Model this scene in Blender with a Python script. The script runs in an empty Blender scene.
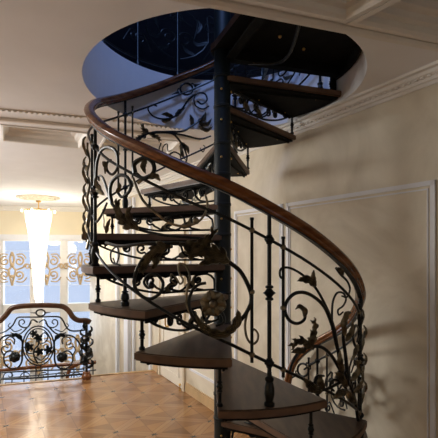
import bpy, bmesh, math, random
from mathutils import Vector, Matrix
random.seed(7)
R_ = math.radians
PI = math.pi
EYE = 2.05                      # eye height above the landing floor; heights below are relative to the eye
C = bpy.context.scene.collection
X0, D = .13, 3.0                # axis of the spiral stair
RR = .965                       # radius of the railing cylinder
FP, CX, CY = 400., 205., 252.   # lens of the photograph in pixels (438 px frame)
CEIL, FLOOR = 1.22, -2.05
WN = Vector((.872, .49, 0)).normalized()      # outward normal of the right wall
WD = Vector((-.49, .872, 0)).normalized()     # along the right wall, away from the camera
WO = 2.64
BD = Vector((.934, .358, 0)).normalized()     # beam direction

# ------------------------------------------------------------------ materials
def nodes(name):
    m = bpy.data.materials.new(name); m.use_nodes = True
    nt = m.node_tree; b = nt.nodes['Principled BSDF']
    return m, nt, b
def mat(name, col, rough=.5, metal=0, noise=.0, scale=6, col2=None, bump=0, spec=None, stretch=None):
    m, nt, b = nodes(name)
    b.inputs['Roughness'].default_value = rough
    b.inputs['Metallic'].default_value = metal
    if spec is not None: b.inputs['Specular IOR Level'].default_value = spec
    tc = nt.nodes.new('ShaderNodeTexCoord'); mp = nt.nodes.new('ShaderNodeMapping')
    nt.links.new(tc.outputs['Object'], mp.inputs[0])
    if stretch: mp.inputs['Scale'].default_value = stretch
    n = nt.nodes.new('ShaderNodeTexNoise'); n.inputs['Scale'].default_value = scale; n.inputs['Detail'].default_value = 5
    nt.links.new(mp.outputs[0], n.inputs[0])
    r = nt.nodes.new('ShaderNodeValToRGB'); nt.links.new(n.outputs[0], r.inputs[0])
    c2 = col2 or [min(1, c*(1+noise)) for c in col]; c1 = col if col2 else [c*(1-noise) for c in col]
    r.color_ramp.elements[0].position = .35; r.color_ramp.elements[1].position = .65
    r.color_ramp.elements[0].color = (*c1, 1); r.color_ramp.elements[1].color = (*c2, 1)
    nt.links.new(r.outputs[0], b.inputs['Base Color'])
    if bump:
        bp = nt.nodes.new('ShaderNodeBump'); bp.inputs['Strength'].default_value = bump; bp.inputs['Distance'].default_value = .01
        nt.links.new(n.outputs[0], bp.inputs['Height']); nt.links.new(bp.outputs[0], b.inputs['Normal'])
    return m
M = {}
M['iron'] = mat('black wrought iron', (.016, .019, .020), .36, .6, .25, 30, bump=.15)
M['bronze'] = mat('bronzed iron leaf', (.05, .046, .033), .33, .6, col2=(.30, .25, .16), scale=18, bump=.2)
M['pole'] = mat('dark green black paint', (.010, .016, .017), .5, 0, .15, 14, spec=.35)
M['plate'] = mat('dark steel plate', (.007, .007, .006), .8, 0, .3, 9, spec=.15)
M['railwood'] = mat('polished mahogany', (.11, .036, .012), .22, 0, col2=(.24, .090, .030), scale=5, stretch=(1, 1, 6))
M['darkwood'] = mat('dark brown rail wood', (.045, .018, .009), .3, 0, col2=(.085, .036, .017), scale=5)
M['tread'] = mat('walnut tread', (.050, .027, .015), .40, 0, col2=(.105, .060, .034), scale=5, stretch=(5, 1, 1), bump=.05)
M['tread_edge'] = mat('walnut edge', (.105, .055, .031), .6, 0, col2=(.19, .105, .060), scale=6)
M['gold'] = mat('brass', (.65, .42, .14), .3, 1, .1)
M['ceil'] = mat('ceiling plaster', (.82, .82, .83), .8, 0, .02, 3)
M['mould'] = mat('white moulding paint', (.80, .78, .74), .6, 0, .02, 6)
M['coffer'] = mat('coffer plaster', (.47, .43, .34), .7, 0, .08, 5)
M['trim'] = mat('white trim paint', (.80, .82, .87), .5, 0, .02, 6)
M['base'] = mat('baseboard oak', (.55, .38, .2), .45, 0, .12, 5)
M['doorp'] = mat('cream door paint', (.82, .77, .66), .45, 0, .02, 5)
M['jamb'] = mat('tan door jamb', (.72, .63, .48), .5, 0, .05, 5)
M['winframe'] = mat('window paint', (.85, .85, .84), .5, 0, .02, 5)
M['grille'] = mat('gold ornament', (.55, .42, .26), .6, 0, .08, 8)
M['medal'] = mat('medallion plaster', (.50, .45, .36), .8, 0, .18, 25, bump=.4)
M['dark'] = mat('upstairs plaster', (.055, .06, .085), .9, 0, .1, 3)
M['darkfloor'] = mat('upstairs boards', (.10, .06, .04), .5, 0, .2, 6)

def wall_mat():
    m, nt, b = nodes('cream stucco')
    b.inputs['Roughness'].default_value = .55
    tc = nt.nodes.new('ShaderNodeTexCoord')
    n = nt.nodes.new('ShaderNodeTexNoise'); n.inputs['Scale'].default_value = 1.3; n.inputs['Detail'].default_value = 7; n.inputs['Roughness'].default_value = .6
    n.inputs['Distortion'].default_value = .8
    nt.links.new(tc.outputs['Object'], n.inputs[0])
    r = nt.nodes.new('ShaderNodeValToRGB'); nt.links.new(n.outputs[0], r.inputs[0])
    r.color_ramp.elements[0].position = .36; r.color_ramp.elements[0].color = (.58, .51, .385, 1)
    r.color_ramp.elements[1].position = .62; r.color_ramp.elements[1].color = (.78, .72, .59, 1)
    nt.links.new(r.outputs[0], b.inputs['Base Color'])
    return m
M['wall'] = wall_mat()
M['cream'] = mat('cream paint', (.84, .76, .58), .7, 0, .02, 2)

def parquet():
    m, nt, b = nodes('star parquet')
    N = nt.nodes.new; L = nt.links.new
    tc = N('ShaderNodeTexCoord'); sep = N('ShaderNodeSeparateXYZ'); L(tc.outputs['Object'], sep.inputs[0])
    def mth(op, a, bb=None, c=None):
        n = N('ShaderNodeMath'); n.operation = op
        for i, v in enumerate((a, bb, c)):
            if v is None: continue
            if isinstance(v, (int, float)): n.inputs[i].default_value = v
            else: L(v, n.inputs[i])
        return n.outputs[0]
    x, y = sep.outputs[0], sep.outputs[1]
    def lin(a, bb, c): return mth('ADD', mth('MULTIPLY_ADD', x, a, mth('MULTIPLY', y, bb)), c)
    # u along the wall (period .53), v across (period .72)
    au, bu = WD.x/.53, WD.y/.53; av, bv = WN.x/.72, WN.y/.72
    p0, q0 = .30, .10
    p = lin(au+av, bu+bv, p0); q = lin(au-av, bu-bv, q0)
    fp = mth('FRACT', p); fq = mth('FRACT', q)
    dp = mth('SUBTRACT', .5, mth('ABSOLUTE', mth('SUBTRACT', fp, .5)))   # distance to cell border
    dq = mth('SUBTRACT', .5, mth('ABSOLUTE', mth('SUBTRACT', fq, .5)))
    # star: pointed cross at lattice points
    mx = mth('MAXIMUM', dp, dq); mn = mth('MINIMUM', dp, dq)
    star = mth('LESS_THAN', mth('ADD', mth('MULTIPLY', mn, 3.6), mx), .12)
    # band frame around every diamond
    band = mth('LESS_THAN', mn, .13)
    seam = mth('LESS_THAN', mth('ABSOLUTE', mth('SUBTRACT', mn, .13)), .008)
    seam2 = mth('LESS_THAN', mn, .006)
    # diagonals inside the diamonds
    dg = mth('LESS_THAN', mth('ABSOLUTE', mth('SUBTRACT', fp, fq)), .012)
    dg2 = mth('LESS_THAN', mth('ABSOLUTE', mth('SUBTRACT', mth('ADD', fp, fq), 1.0)), .012)
    # quadrant shade
    s1 = mth('GREATER_THAN', fp, fq); s2 = mth('GREATER_THAN', mth('ADD', fp, fq), 1.0)
    quad = mth('ABSOLUTE', mth('SUBTRACT', s1, s2))
    wn = N('ShaderNodeTexNoise'); wn.inputs['Scale'].default_value = 3; wn.inputs['Detail'].default_value = 8
    L(tc.outputs['Object'], wn.inputs[0])
    wv = N('ShaderNodeTexWhiteNoise'); wv.noise_dimensions = '3D'
    cmb = N('ShaderNodeCombineXYZ'); L(mth('FLOOR', p), cmb.inputs[0]); L(mth('FLOOR', q), cmb.inputs[1]); L(mth('ADD', s1, mth('MULTIPLY', s2, 2)), cmb.inputs[2]); L(cmb.outputs[0], wv.inputs[0])
    t = mth('ADD', mth('MULTIPLY', wn.outputs[0], .55), mth('ADD', mth('MULTIPLY', wv.outputs[0], .34), mth('MULTIPLY', quad, .17)))
    r = N('ShaderNodeValToRGB'); L(t, r.inputs[0])
    r.color_ramp.elements[0].position = .15; r.color_ramp.elements[0].color = (.15, .062, .022, 1)
    r.color_ramp.elements[1].position = .85; r.color_ramp.elements[1].color = (.40, .205, .078, 1)
    def mix(f, a, col):
        n = N('ShaderNodeMix'); n.data_type = 'RGBA'
        L(f, n.inputs[0]); L(a, n.inputs[6]); n.inputs[7].default_value = (*col, 1); return n.outputs[2]
    c = mix(mth('MULTIPLY', band, .5), r.outputs[0], (.40, .22, .10))
    lines = mth('MAXIMUM', mth('MAXIMUM', seam, seam2), mth('MAXIMUM', dg, dg2))
    c = mix(mth('MULTIPLY', lines, .75), c, (.16, .075, .03))
    c = mix(star, c, (.045, .035, .03))
    L(c, b.inputs['Base Color'])
    b.inputs['Roughness'].default_value = .2
    return m
M['parquet'] = parquet()
def emis(name, col, s):
    m, nt, b = nodes(name)
    b.inputs['Base Color'].default_value = (*col, 1); b.inputs['Emission Color'].default_value = (*col, 1)
    b.inputs['Emission Strength'].default_value = s; return m
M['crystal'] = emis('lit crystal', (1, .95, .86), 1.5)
M['bulb'] = emis('bulb', (1, .85, .6), 6)
def glass():
    m, nt, b = nodes('window glass')
    for n in list(nt.nodes):
        if n.type != 'OUTPUT_MATERIAL': nt.nodes.remove(n)
    tr = nt.nodes.new('ShaderNodeBsdfTransparent'); gl = nt.nodes.new('ShaderNodeBsdfGlossy'); gl.inputs['Roughness'].default_value = .03
    mx = nt.nodes.new('ShaderNodeMixShader'); mx.inputs[0].default_value = .06
    nt.links.new(tr.outputs[0], mx.inputs[1]); nt.links.new(gl.outputs[0], mx.inputs[2])
    nt.links.new(mx.outputs[0], [n for n in nt.nodes if n.type == 'OUTPUT_MATERIAL'][0].inputs[0])
    return m
M['glass'] = glass()

# ------------------------------------------------------------------ object helpers
TOP = []
def empty(name, loc, label, cat, group=None):
    o = bpy.data.objects.new(name, None); C.objects.link(o); o.location = loc
    o.empty_display_size = .1
    o['label'] = label; o['category'] = cat
    if group: o['group'] = group
    TOP.append(o); return o
def wloc(o):
    v = Vector((0, 0, 0))
    while o: v += o.location; o = o.parent
    return v
def islands(bm):
    """loose pieces of a bmesh, pieces whose boxes touch kept together"""
    bm.verts.ensure_lookup_table(); bm.verts.index_update(); n = len(bm.verts); par = list(range(n))
    def find(i):
        while par[i] != i: par[i] = par[par[i]]; i = par[i]
        return i
    for e in bm.edges:
        a, b = find(e.verts[0].index), find(e.verts[1].index)
        if a != b: par[a] = b
    g = {}
    for v in bm.verts: g.setdefault(find(v.index), []).append(v.index)
    L = []
    for ix in g.values():
        co = [bm.verts[i].co for i in ix]
        L.append([ix, [min(c[k] for c in co)-.001 for k in range(3)], [max(c[k] for c in co)+.001 for k in range(3)]])
    ch = True
    while ch and len(L) > 1:
        ch = False
        for i in range(len(L)):
            for j in range(i+1, len(L)):
                A, B = L[i], L[j]
                if all(A[1][k] <= B[2][k] and B[1][k] <= A[2][k] for k in range(3)):
                    A[0] = A[0]+B[0]; A[1] = [min(A[1][k], B[1][k]) for k in range(3)]; A[2] = [max(A[2][k], B[2][k]) for k in range(3)]
                    L.pop(j); ch = True; break
            if ch: break
    return [x[0] for x in L]
def obj(name, bm, m, parent=None, smooth=True, kind=None, label=None, whole=False):
    """bm in world coordinates (heights from the eye)."""
    if parent and kind is None and not whole:
        isl = islands(bm)
        if len(isl) > 1:
            first = None
            for ix in isl:
                keep = set(ix); b2 = bm.copy(); b2.verts.ensure_lookup_table()
                bmesh.ops.delete(b2, geom=[v for v in b2.verts if v.index not in keep], context='VERTS')
                o = obj(name, b2, m, parent, smooth, kind, label, True); first = first or o
            bm.free(); return first
    bmesh.ops.recalc_face_normals(bm, faces=bm.faces)
    me = bpy.data.meshes.new(name); 
    bb = [v.co for v in bm.verts]
    org = Vector(((min(v.x for v in bb)+max(v.x for v in bb))/2, (min(v.y for v in bb)+max(v.y for v in bb))/2, min(v.z for v in bb)))
    bmesh.ops.translate(bm, verts=bm.verts, vec=-org)
    bm.to_mesh(me); bm.free()
    if smooth:
        for p in me.polygons: p.use_smooth = True
        me.set_sharp_from_angle(angle=R_(38))
    mats = m if isinstance(m, (list, tuple)) else [m]
    for k in mats: me.materials.append(M[k])
    o = bpy.data.objects.new(name, me); C.objects.link(o)
    if parent: o.parent = parent; o.location = org - wloc(parent)
    else: o.location = org; TOP.append(o)
    if kind: o['kind'] = kind
    if label: o['label'] = label
    return o
def struct(name, bm, m, smooth=False, parent=None):
    return obj(name, bm, m, parent, smooth, None if parent else 'structure')
def thingmesh(name, bm, m, label, cat, group=None, smooth=True):
    o = obj(name, bm, m, None, smooth); o['label'] = label; o['category'] = cat
    if group: o['group'] = group
    return o
def dup(o, loc=None, parent=None):
    c = o.copy(); C.objects.link(c)
    if parent: c.parent = parent
    if loc is not None: c.location = loc
    return c

# ------------------------------------------------------------------ mesh helpers
def box(bm, c, ax, ay, az, sx, sy, sz):
    c = Vector(c); vs = []
    for k in (-.5, .5):
        for i, j in ((-.5, -.5), (.5, -.5), (.5, .5), (-.5, .5)):
            vs.append(bm.verts.new(c + ax*i*sx + ay*j*sy + az*k*sz))
    for f in ((3, 2, 1, 0), (4, 5, 6, 7), (0, 1, 5, 4), (1, 2, 6, 5), (2, 3, 7, 6), (3, 0, 4, 7)):
        bm.faces.new([vs[i] for i in f])
EX, EY, EZ = Vector((1, 0, 0)), Vector((0, 1, 0)), Vector((0, 0, 1))
def prism(bm, poly, z0, z1, mi=None):
    """poly: list of (x,y); mi=(top,side,bottom) material indices"""
    a = [bm.verts.new((x, y, z0)) for x, y in poly]; b = [bm.verts.new((x, y, z1)) for x, y in poly]
    fb = bm.faces.new(a[::-1]); ft = bm.faces.new(b); n = len(poly); sd = []
    for i in range(n): sd.append(bm.faces.new([a[i], a[(i+1) % n], b[(i+1) % n], b[i]]))
    if mi:
        ft.material_index = mi[0]; fb.material_index = mi[2]
        for s in sd: s.material_index = mi[1]
def catmull(P, n=5):
    P = [Vector(p) for p in P]
    if len(P) < 3: return P
    Q = [P[0]*2-P[1]] + P + [P[-1]*2-P[-2]]; out = []
    for i in range(1, len(Q)-2):
        a, b, c, d = Q[i-1:i+3]
        for k in range(n):
            t = k/n
            out.append(.5*((2*b)+(c-a)*t+(2*a-5*b+4*c-d)*t*t+(3*b-a-3*c+d)*t**3))
    out.append(P[-1]); return out
def sweep(bm, pts, prof, up=None, caps=True, scale=None):
    """prof: list of (side, up) offsets; up vector function or frame by transport"""
    pts = [Vector(p) for p in pts]; n = len(pts); rings = []
    t0 = (pts[1]-pts[0]).normalized()
    ref = Vector((0, 0, 1)) if abs(t0.z) < .9 else Vector((1, 0, 0))
    nrm = (ref - t0*ref.dot(t0)).normalized()
    for i in range(n):
        t = (pts[min(i+1, n-1)]-pts[max(i-1, 0)])
        t = t.normalized() if t.length > 1e-9 else t0
        if up is not None:
            u = up(pts[i]) if callable(up) else up
            nrm = (u - t*u.dot(t)).normalized()
        else:
            nn = nrm - t*nrm.dot(t)
            if nn.length > 1e-6: nrm = nn.normalized()
        s = t.cross(nrm); k = scale[i] if scale else 1
        rings.append([bm.verts.new(pts[i]+s*a*k+nrm*b*k) for a, b in prof])
    m = len(prof)
    for i in range(n-1):
        for j in range(m):
            bm.faces.new([rings[i][j], rings[i][(j+1) % m], rings[i+1][(j+1) % m], rings[i+1][j]])
    if caps:
        bm.faces.new(rings[0][::-1]); bm.faces.new(rings[-1])
def circ(r, n=6): return [(r*math.cos(2*PI*k/n), r*math.sin(2*PI*k/n)) for k in range(n)]
def tube(bm, pts, r, n=6, r1=None):
    sc = None
    if r1 is not None:
        m = len(pts); sc = [(1-k/(m-1)) + (r1/r)*k/(m-1) for k in range(m)]
    sweep(bm, pts, circ(r, n), scale=sc)
def lathe(bm, c, prof, n=12):
    """prof: (radius, z) list, about vertical axis at c"""
    c = Vector(c); rings = []
    for r, z in prof:
        rings.append([bm.verts.new(c+Vector((r*math.cos(2*PI*k/n), r*math.sin(2*PI*k/n), z))) for k in range(n)])
    for i in range(len(prof)-1):
        for k in range(n): bm.faces.new([rings[i][k], rings[i][(k+1) % n], rings[i+1][(k+1) % n], rings[i+1][k]])
    bm.faces.new(rings[0][::-1]); bm.faces.new(rings[-1])
def ball(bm, c, r, s=(1, 1, 1), u=8, v=6):
    mt = Matrix.Translation(Vector(c)) @ Matrix.Diagonal((s[0], s[1], s[2], 1))
    bmesh.ops.create_uvsphere(bm, u_segments=u, v_segments=v, radius=r, matrix=mt)
def leaf(bm, path, width, nf, lobes=4, curl=.0, thick=.004):
    """acanthus leaf: path from stem to tip, nf(point) gives the facing direction"""
    P = catmull(path, 5); n = len(P); rows = []
    for i, p in enumerate(P):
        t = i/(n-1)
        tg = (P[min(i+1, n-1)]-P[max(i-1, 0)]).normalized(); nr = nf(p); nr = (nr-tg*nr.dot(tg)).normalized(); s = tg.cross(nr)
        w = width*(math.sin(PI*min(1, .08+t*.95))**.7)*(1 - .35*t)
        w *= 1 + .38*abs(math.sin(PI*lobes*t)) - .18
        w = max(w, .0015)
        base = p + nr*(curl*t*t + .25*width*math.sin(PI*t))
        sec = [(-1, -.25*w), (-.8, .2*w+thick), (-.6, .0*w+thick), (-.42, .32*w+thick), (-.2, .05*w+thick), (0, .45*w+thick), (.2, .05*w+thick), (.42, .32*w+thick), (.6, .0*w+thick), (.8, .2*w+thick), (1, -.25*w), (.5, -.05*w-thick), (0, .05*w-thick), (-.5, -.05*w-thick)]
        rows.append([bm.verts.new(base + s*w*a + nr*h) for a, h in sec])
    for i in range(n-1):
        for j in range(14): bm.faces.new([rows[i][j], rows[i][(j+1) % 14], rows[i+1][(j+1) % 14], rows[i+1][j]])
    bm.faces.new(rows[0][::-1]); bm.faces.new(rows[-1])
def frond(bm, path, width, nf, lobes=4, curl=.02):
    """acanthus frond: a midrib leaf with narrow curling lobes growing out of both sides"""
    P = catmull(path, 6); n = len(P); L = sum((P[i+1]-P[i]).length for i in range(n-1))
    leaf(bm, P[::3] if len(P[::3]) > 2 else P, width*.62, nf, 2, curl)
    for k in range(lobes):
        t = .12 + .68*k/max(1, lobes-1); i = min(n-2, int(t*(n-1))); p = P[i]; tg = (P[i+1]-P[i]).normalized(); nr = nf(p)
        sd = tg.cross(nr).normalized(); w = width*(1.15-.55*t)
        for g in ((-1, 1) if k % 2 else (1, -1)):
            a = p + tg*L*.02
            leaf(bm, [a, a+sd*g*w*.35+tg*w*.5+nr*.006, a+sd*g*w*.62+tg*w*1.05+nr*.012, a+sd*g*w*.8+tg*w*1.5+nr*.004], w*.40, nf, 1, .0, .003)
def flower(bm, c, nr, r, petals=6):
    nr = nr.normalized(); s = nr.cross(EZ).normalized(); u = s.cross(nr)
    for k in range(petals):
        a = 2*PI*(k+.25)/petals; d = s*math.cos(a)+u*math.sin(a); e = nr.cross(d)
        rows = []
        for t, w, h in ((.12, .16, .10), (.3, .32, .20), (.5, .46, .24), (.7, .52, .20), (.88, .42, .12), (1.0, .22, .03)):
            rows.append([bm.verts.new(c + d*r*(t-.06*abs(x)*(t > .8)) + e*r*w*x + nr*r*(h+y)) for x, y in ((-1, -.12), (-.6, .05), (-.2, .03), (0, -.04), (.2, .03), (.6, .05), (1, -.12), (.5, -.14), (0, -.16), (-.5, -.14))])
        for p, q in zip(rows, rows[1:]):
            for x in range(10): bm.faces.new([p[x], p[(x+1) % 10], q[(x+1) % 10], q[x]])
        bm.faces.new(rows[0][::-1]); bm.faces.new(rows[-1])
    ball(bm, c+nr*r*.28, r*.24)

def dirp(ph): a = R_(ph); return Vector((-math.sin(a), -math.cos(a), 0))
def cyl(ph, z, r=RR): return Vector((X0, D, 0)) + dirp(ph)*r + Vector((0, 0, z))
def radial(p): return Vector((p.x-X0, p.y-D, 0)).normalized()
def at(x, y, side='f', r=RR):
    """pixel of the photograph -> point of the railing cylinder (near or far side)"""
    k = (x-CX)/FP; a = 1+k*k; b = -2*(k*X0+D); c = X0*X0+D*D-r*r
    s = math.sqrt(max(b*b-4*a*c, 0)); Y = (-b-s)/2/a if side == 'f' else (-b+s)/2/a
    p = Vector((k*Y-X0, Y-D)); p = p.normalized()*r
    return Vector((X0+p.x, D+p.y, -(y-CY)/FP*Y))
def plane_pt(x, y, z):
    Y = -z*FP/(y-CY); return Vector(((x-CX)/FP*Y, Y, z))

# ------------------------------------------------------------------ spiral staircase
stair = empty('spiral_staircase', (X0, D, FLOOR), 'dark iron and walnut spiral staircase rising through the round ceiling opening', 'staircase')
NEW = lambda: bmesh.new()

# pole with collars
bm = NEW(); lathe(bm, (X0, D, 0), [(.062, FLOOR), (.062, 2.55), (.05, 2.58)], 24)
pole = obj('pole', bm, 'pole', stair)
bm = NEW(); lathe(bm, (X0, D, 0), [(.14, FLOOR), (.14, FLOOR+.02), (.08, FLOOR+.035), (.07, FLOOR+.1)], 24)
obj('base_flange', bm, 'pole', stair)

# treads: (low angle, height of the walking surface)
LOW = [(-171, -1.86), (-143, -1.67), (-115, -1.46), (-88, -1.24), (-62, -1.06), (-31, -.787), (-.3, -.53), (26, -.307), (52, -.088), (77, .13), (106, .355), (134, .58), (165, .81), (194, 1.085), (221, 1.31)]
HIGH = [l[0] for l in LOW[1:]] + [252]
RT = 1.012
EXT = 4
def wedge(p0, p1, ro, ri, inset=0):
    n = 9; pts = []
    for k in range(n+1):
        a = p0 + (p1-p0)*k/n; v = Vector((X0, D, 0))+dirp(a)*ro; pts.append((v.x, v.y))
    for a in (p1+75, p0-75):
        v = Vector((X0, D, 0))+dirp(a)*ri; pts.append((v.x, v.y))
    return pts
for k, ((lo, z), hi) in enumerate(zip(LOW, HIGH)):
    hi2 = hi + EXT
    bm = NEW(); prism(bm, wedge(lo, hi2, RT, .06), z-.046, z, (0, 1, 1))
    bmesh.ops.recalc_face_normals(bm, faces=bm.faces)
    ed = [e for e in bm.edges if len(e.link_faces) == 2 and e.calc_face_angle(0) > .6 and abs(e.verts[0].co.z-e.verts[1].co.z) < .001]
    bmesh.ops.bevel(bm, geom=ed, offset=.006, segments=2, affect='EDGES', clamp_overlap=True)
    tr = obj('tread', bm, ['tread', 'tread_edge'], stair)
    bm = NEW(); prism(bm, wedge(lo+1.2, hi2-1.2, RT-.025, .055), z-.062, z-.046)
    obj('underside_plate', bm, 'plate', tr, False)
    # steel flanges under the two radial edges
    bm = NEW()
    for a, sg in ((lo, 1), (hi2, -1)):
        d = dirp(a); e = Vector((-d.y, d.x, 0))*(-sg)
        off = Vector((X0, D, 0)) + e*(.02)
        box(bm, off + e*.02 + d*.55 + Vector((0, 0, z-.07)), d, e, EZ, .80, .012, .02)
    obj('steel_flange', bm, 'plate', tr, False)
    bm = NEW()
    for a, s in ((lo+7, .42), (lo+4.5, .82), (hi2-5, .82)): ball(bm, cyl(a, z-.064, s), .008, (1, 1, .7), 8, 5)
    obj('bolt', bm, 'gold', tr, label='small brass bolt heads')
    # hub ring on the pole
    bm = NEW(); lathe(bm, (X0, D, 0), [(.0625, z-.012), (.067, z-.008), (.067, z+.008), (.0625, z+.012)], 20)
    obj('hub_collar', bm, 'pole', tr)
    bm = NEW()
    for a in (8, 272): ball(bm, cyl(a, z-.11, .064), .009)
    obj('hub_stud', bm, 'gold', tr)
# spindles joining neighbouring treads
def spindle(p, z0, z1, fat=False):
    bm = NEW(); h = z1-z0; r = .0095 if not fat else .011
    pr = [(r*1.8, z0), (r*1.8, z0+.012), (r, z0+.02), (r, z0+h*.36), (r*1.7, z0+h*.38), (r*1.2, z0+h*.42), (r*2.0, z0+h*.5), (r*1.2, z0+h*.58), (r*1.7, z0+h*.62), (r, z0+h*.65), (r, z1-.012), (r*1.6, z1)]
    if fat: pr = [(r*2.2, z0), (r*2.3, z0+.02), (r*1.5, z0+.03), (r*2.3, z0+h*.25), (r*2.0, z0+h*.42), (r*1.2, z0+h*.47), (r*1.9, z0+h*.52), (r, z0+h*.56), (r, z1)]
    lathe(bm, (p.x, p.y, 0), pr, 10)
    return obj('riser_spindle', bm, 'iron', stair)
for k in range(len(LOW)-1):
    a = LOW[k+1][0]+3.6; z0 = LOW[k][1]; z1 = LOW[k+1][1]-.06
    spindle(cyl(a, 0, .955), z0, z1)
spindle(cyl(39, 0, .93), -.307, -.15, True)
spindle(cyl(252, 0, .955), 1.31, 1.46)

# riser scrollwork hanging under the front edge of each tread
def spiral(c, r0, r1, a0, turns, n=16):
    return [(c[0]+(r0+(r1-r0)*i/n)*math.cos(a0+turns*2*PI*i/n), c[1]+(r0+(r1-r0)*i/n)*math.sin(a0+turns*2*PI*i/n)) for i in range(n+1)]
def riser(lo, z):
    d = dirp(lo+2.5); B = Vector((X0, D, z-.06))
    q = lambda s, t: B + d*s - EZ*t
    bm = NEW()
    tube(bm, catmull([q(.93, .0), q(.86, .04), (q(.72, .09)), q(.55, .125), q(.40, .128), q(.07, .128)], 5), .0085)
    fr = obj('riser_scroll', bm, 'iron', stair)
    K = 1.25
    for P, r in (([(.86, .03), (.80, .0)] + spiral((.70, .045), .034, .008, 3.6, 1.4)[::1], .008),
                 (spiral((.60, .045), .008, .036, 1, 1.2)+[(.56, .09), (.50, .12)], .008),
                 (spiral((.43, .05), .007, .038, 2.5, -1.2)+[(.46, .1), (.38, .125), (.33, .10)], .0085),
                 ([(.54, .0), (.49, .02), (.44, .005), (.36, .0), (.31, .03), (.30, .07), (.25, .11), (.18, .125)], .0085),
                 (spiral((.22, .05), .006, .036, 0, -1.3)+[(.14, .012), (.08, .05), (.075, .12)], .0085)):
        bm = NEW(); tube(bm, catmull([q(s, t) for s, t in P], 2), r*K, 6, r*.8*K); ball(bm, q(*P[0 if r > .0081 or P[0][0] == .60 else -1]), r*1.7)
        obj('scroll', bm, 'iron', fr, whole=True)
    e = lambda p: Vector((-d.y, d.x, 0))*(-1)
    for P in ([(.50, .12), (.45, .09), (.41, .03)], [(.33, .10), (.27, .08), (.25, .02)]):
        bm = NEW(); leaf(bm, [q(*p) for p in P], .028, e, 3); obj('small_leaf', bm, 'bronze', fr, whole=True)
for lo, z in LOW[1:]: riser(lo, z)

# rails as helices on the railing cylinder
HT = [(-138.5, -1.32), (-137.8, -1.2), (-134.5, -1.03), (-127, -.88), (-116, -.755), (-107, -.672), (-99.5, -.6), (-87.4, -.482), (-75, -.36), (-64.9, -.262), (-52, -.14), (-39.5, -.023), (-24.5, .113), (-9, .245), (1.7, .335), (13.1, .417), (27.9, .54), (46.3, .695), (66.3, .895), (90, 1.10), (105, 1.222), (120.8, 1.352), (140.3, 1.53), (157.3, 1.69), (175.2, 1.84), (195, 2.02), (215, 2.19), (235, 2.36), (250, 2.49)]
def rail_z(ph):
    for (a, z), (b, w) in zip(HT, HT[1:]):
        if ph <= b or (b, w) == HT[-1]: return z+(w-z)*(ph-a)/(b-a)
def helix(a0, a1, dz, r=RR, step=4, extra=None):
    n = max(2, int(abs(a1-a0)/step)); out = []
    for i in range(n+1):
        a = a0+(a1-a0)*i/n; out.append(cyl(a, rail_z(a)+dz, r))
    return out
P = catmull([cyl(a, z) for a, z in HT], 5)
prof = [(-.030, .004), (-.034, .014), (-.030, .027), (-.018, .036), (0, .039), (.018, .036), (.030, .027), (.034, .014), (.030, .004), (.022, -.004), (.022, -.014), (.014, -.022), (-.014, -.022), (-.022, -.014), (-.022, -.004)]
bm = NEW(); sweep(bm, P, prof, up=EZ)
hr = obj('handrail', bm, 'railwood', stair, label='polished reddish wooden handrail')
bm = NEW(); sweep(bm, [p-EZ*.028 for p in P[2:]], [(-.014, -.005), (.014, -.005), (.014, .005), (-.014, .005)], up=EZ)
obj('core_bar', bm, 'iron', hr)
bm = NEW(); tube(bm, helix(-128, 250, -.155), .0085, 8); obj('upper_rail', bm, 'iron', stair)
bm = NEW(); tube(bm, helix(-128, 250, -.79), .0085, 8); obj('lower_rail', bm, 'iron', stair)

# balusters in threes
def knob(bm, p, r): ball(bm, p, r, (1, 1, .9), 10, 8)
def post(a):
    zr = rail_z(a)
    zt = max([z for (lo, z), hi in zip(LOW, HIGH) if lo-1 <= a <= hi+1] or [zr-.98])
    p = cyl(a, 0)
    if zr-zt > 1.12: zt = zr-1.0
    bm = NEW(); lathe(bm, (p.x, p.y, 0), [(.011, zt), (.011, zr-.03)], 10)
    o = obj('baluster_post', bm, 'iron', stair)
    bm = NEW(); h = zt
    lathe(bm, (p.x, p.y, 0), [(.026, h), (.028, h+.012), (.019, h+.02), (.021, h+.03), (.027, h+.06), (.026, h+.09), (.018, h+.12), (.024, h+.13), (.024, h+.14), (.013, h+.15), (.012, h+.17)], 12)
    obj('turned_base', bm, 'iron', o)
    bm = NEW()
    m = zr-.43
    lathe(bm, (p.x, p.y, 0), [(.011, m-.04), (.021, m-.036), (.021, m-.026), (.013, m-.022), (.022, m-.01), (.034, m), (.022, m+.01), (.013, m+.022), (.021, m+.026), (.021, m+.036), (.011, m+.04)], 12)
    obj('collar', bm, 'iron', o)
    bm = NEW()
    n = radial(p)
    for dz in (-.155, -.79):
        c = cyl(a, zr+dz); knob(bm, c, .024)
        for k in range(6):
            t = 2*PI*k/6; s = n.cross(EZ); ball(bm, c+(s*math.cos(t)+EZ*math.sin(t))*.021, .007, (1, 1, 1), 6, 5)
    obj('rail_boss', bm, 'iron', o)
def rod(a, top, bot):
    zr = rail_z(a); p = cyl(a, 0)
    bm = NEW(); lathe(bm, (p.x, p.y, 0), [(.009, zr+bot), (.0085, zr+bot+.02), (.0085, zr+top-.015), (.011, zr+top-.012), (.011, zr+top)], 8)
    o = obj('baluster_rod', bm, 'iron', stair)
    bm = NEW()
    for dz in (-.155, -.79, -.47): lathe(bm, (p.x, p.y, zr+dz), [(.009, -.012), (.014, -.008), (.016, 0), (.014, .008), (.009, .012)], 8)
    obj('brass_bead', bm, 'bronze', o)
for a0 in (-119, -66, -12, 121, 190, 243): post(a0)
post(57)
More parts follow.
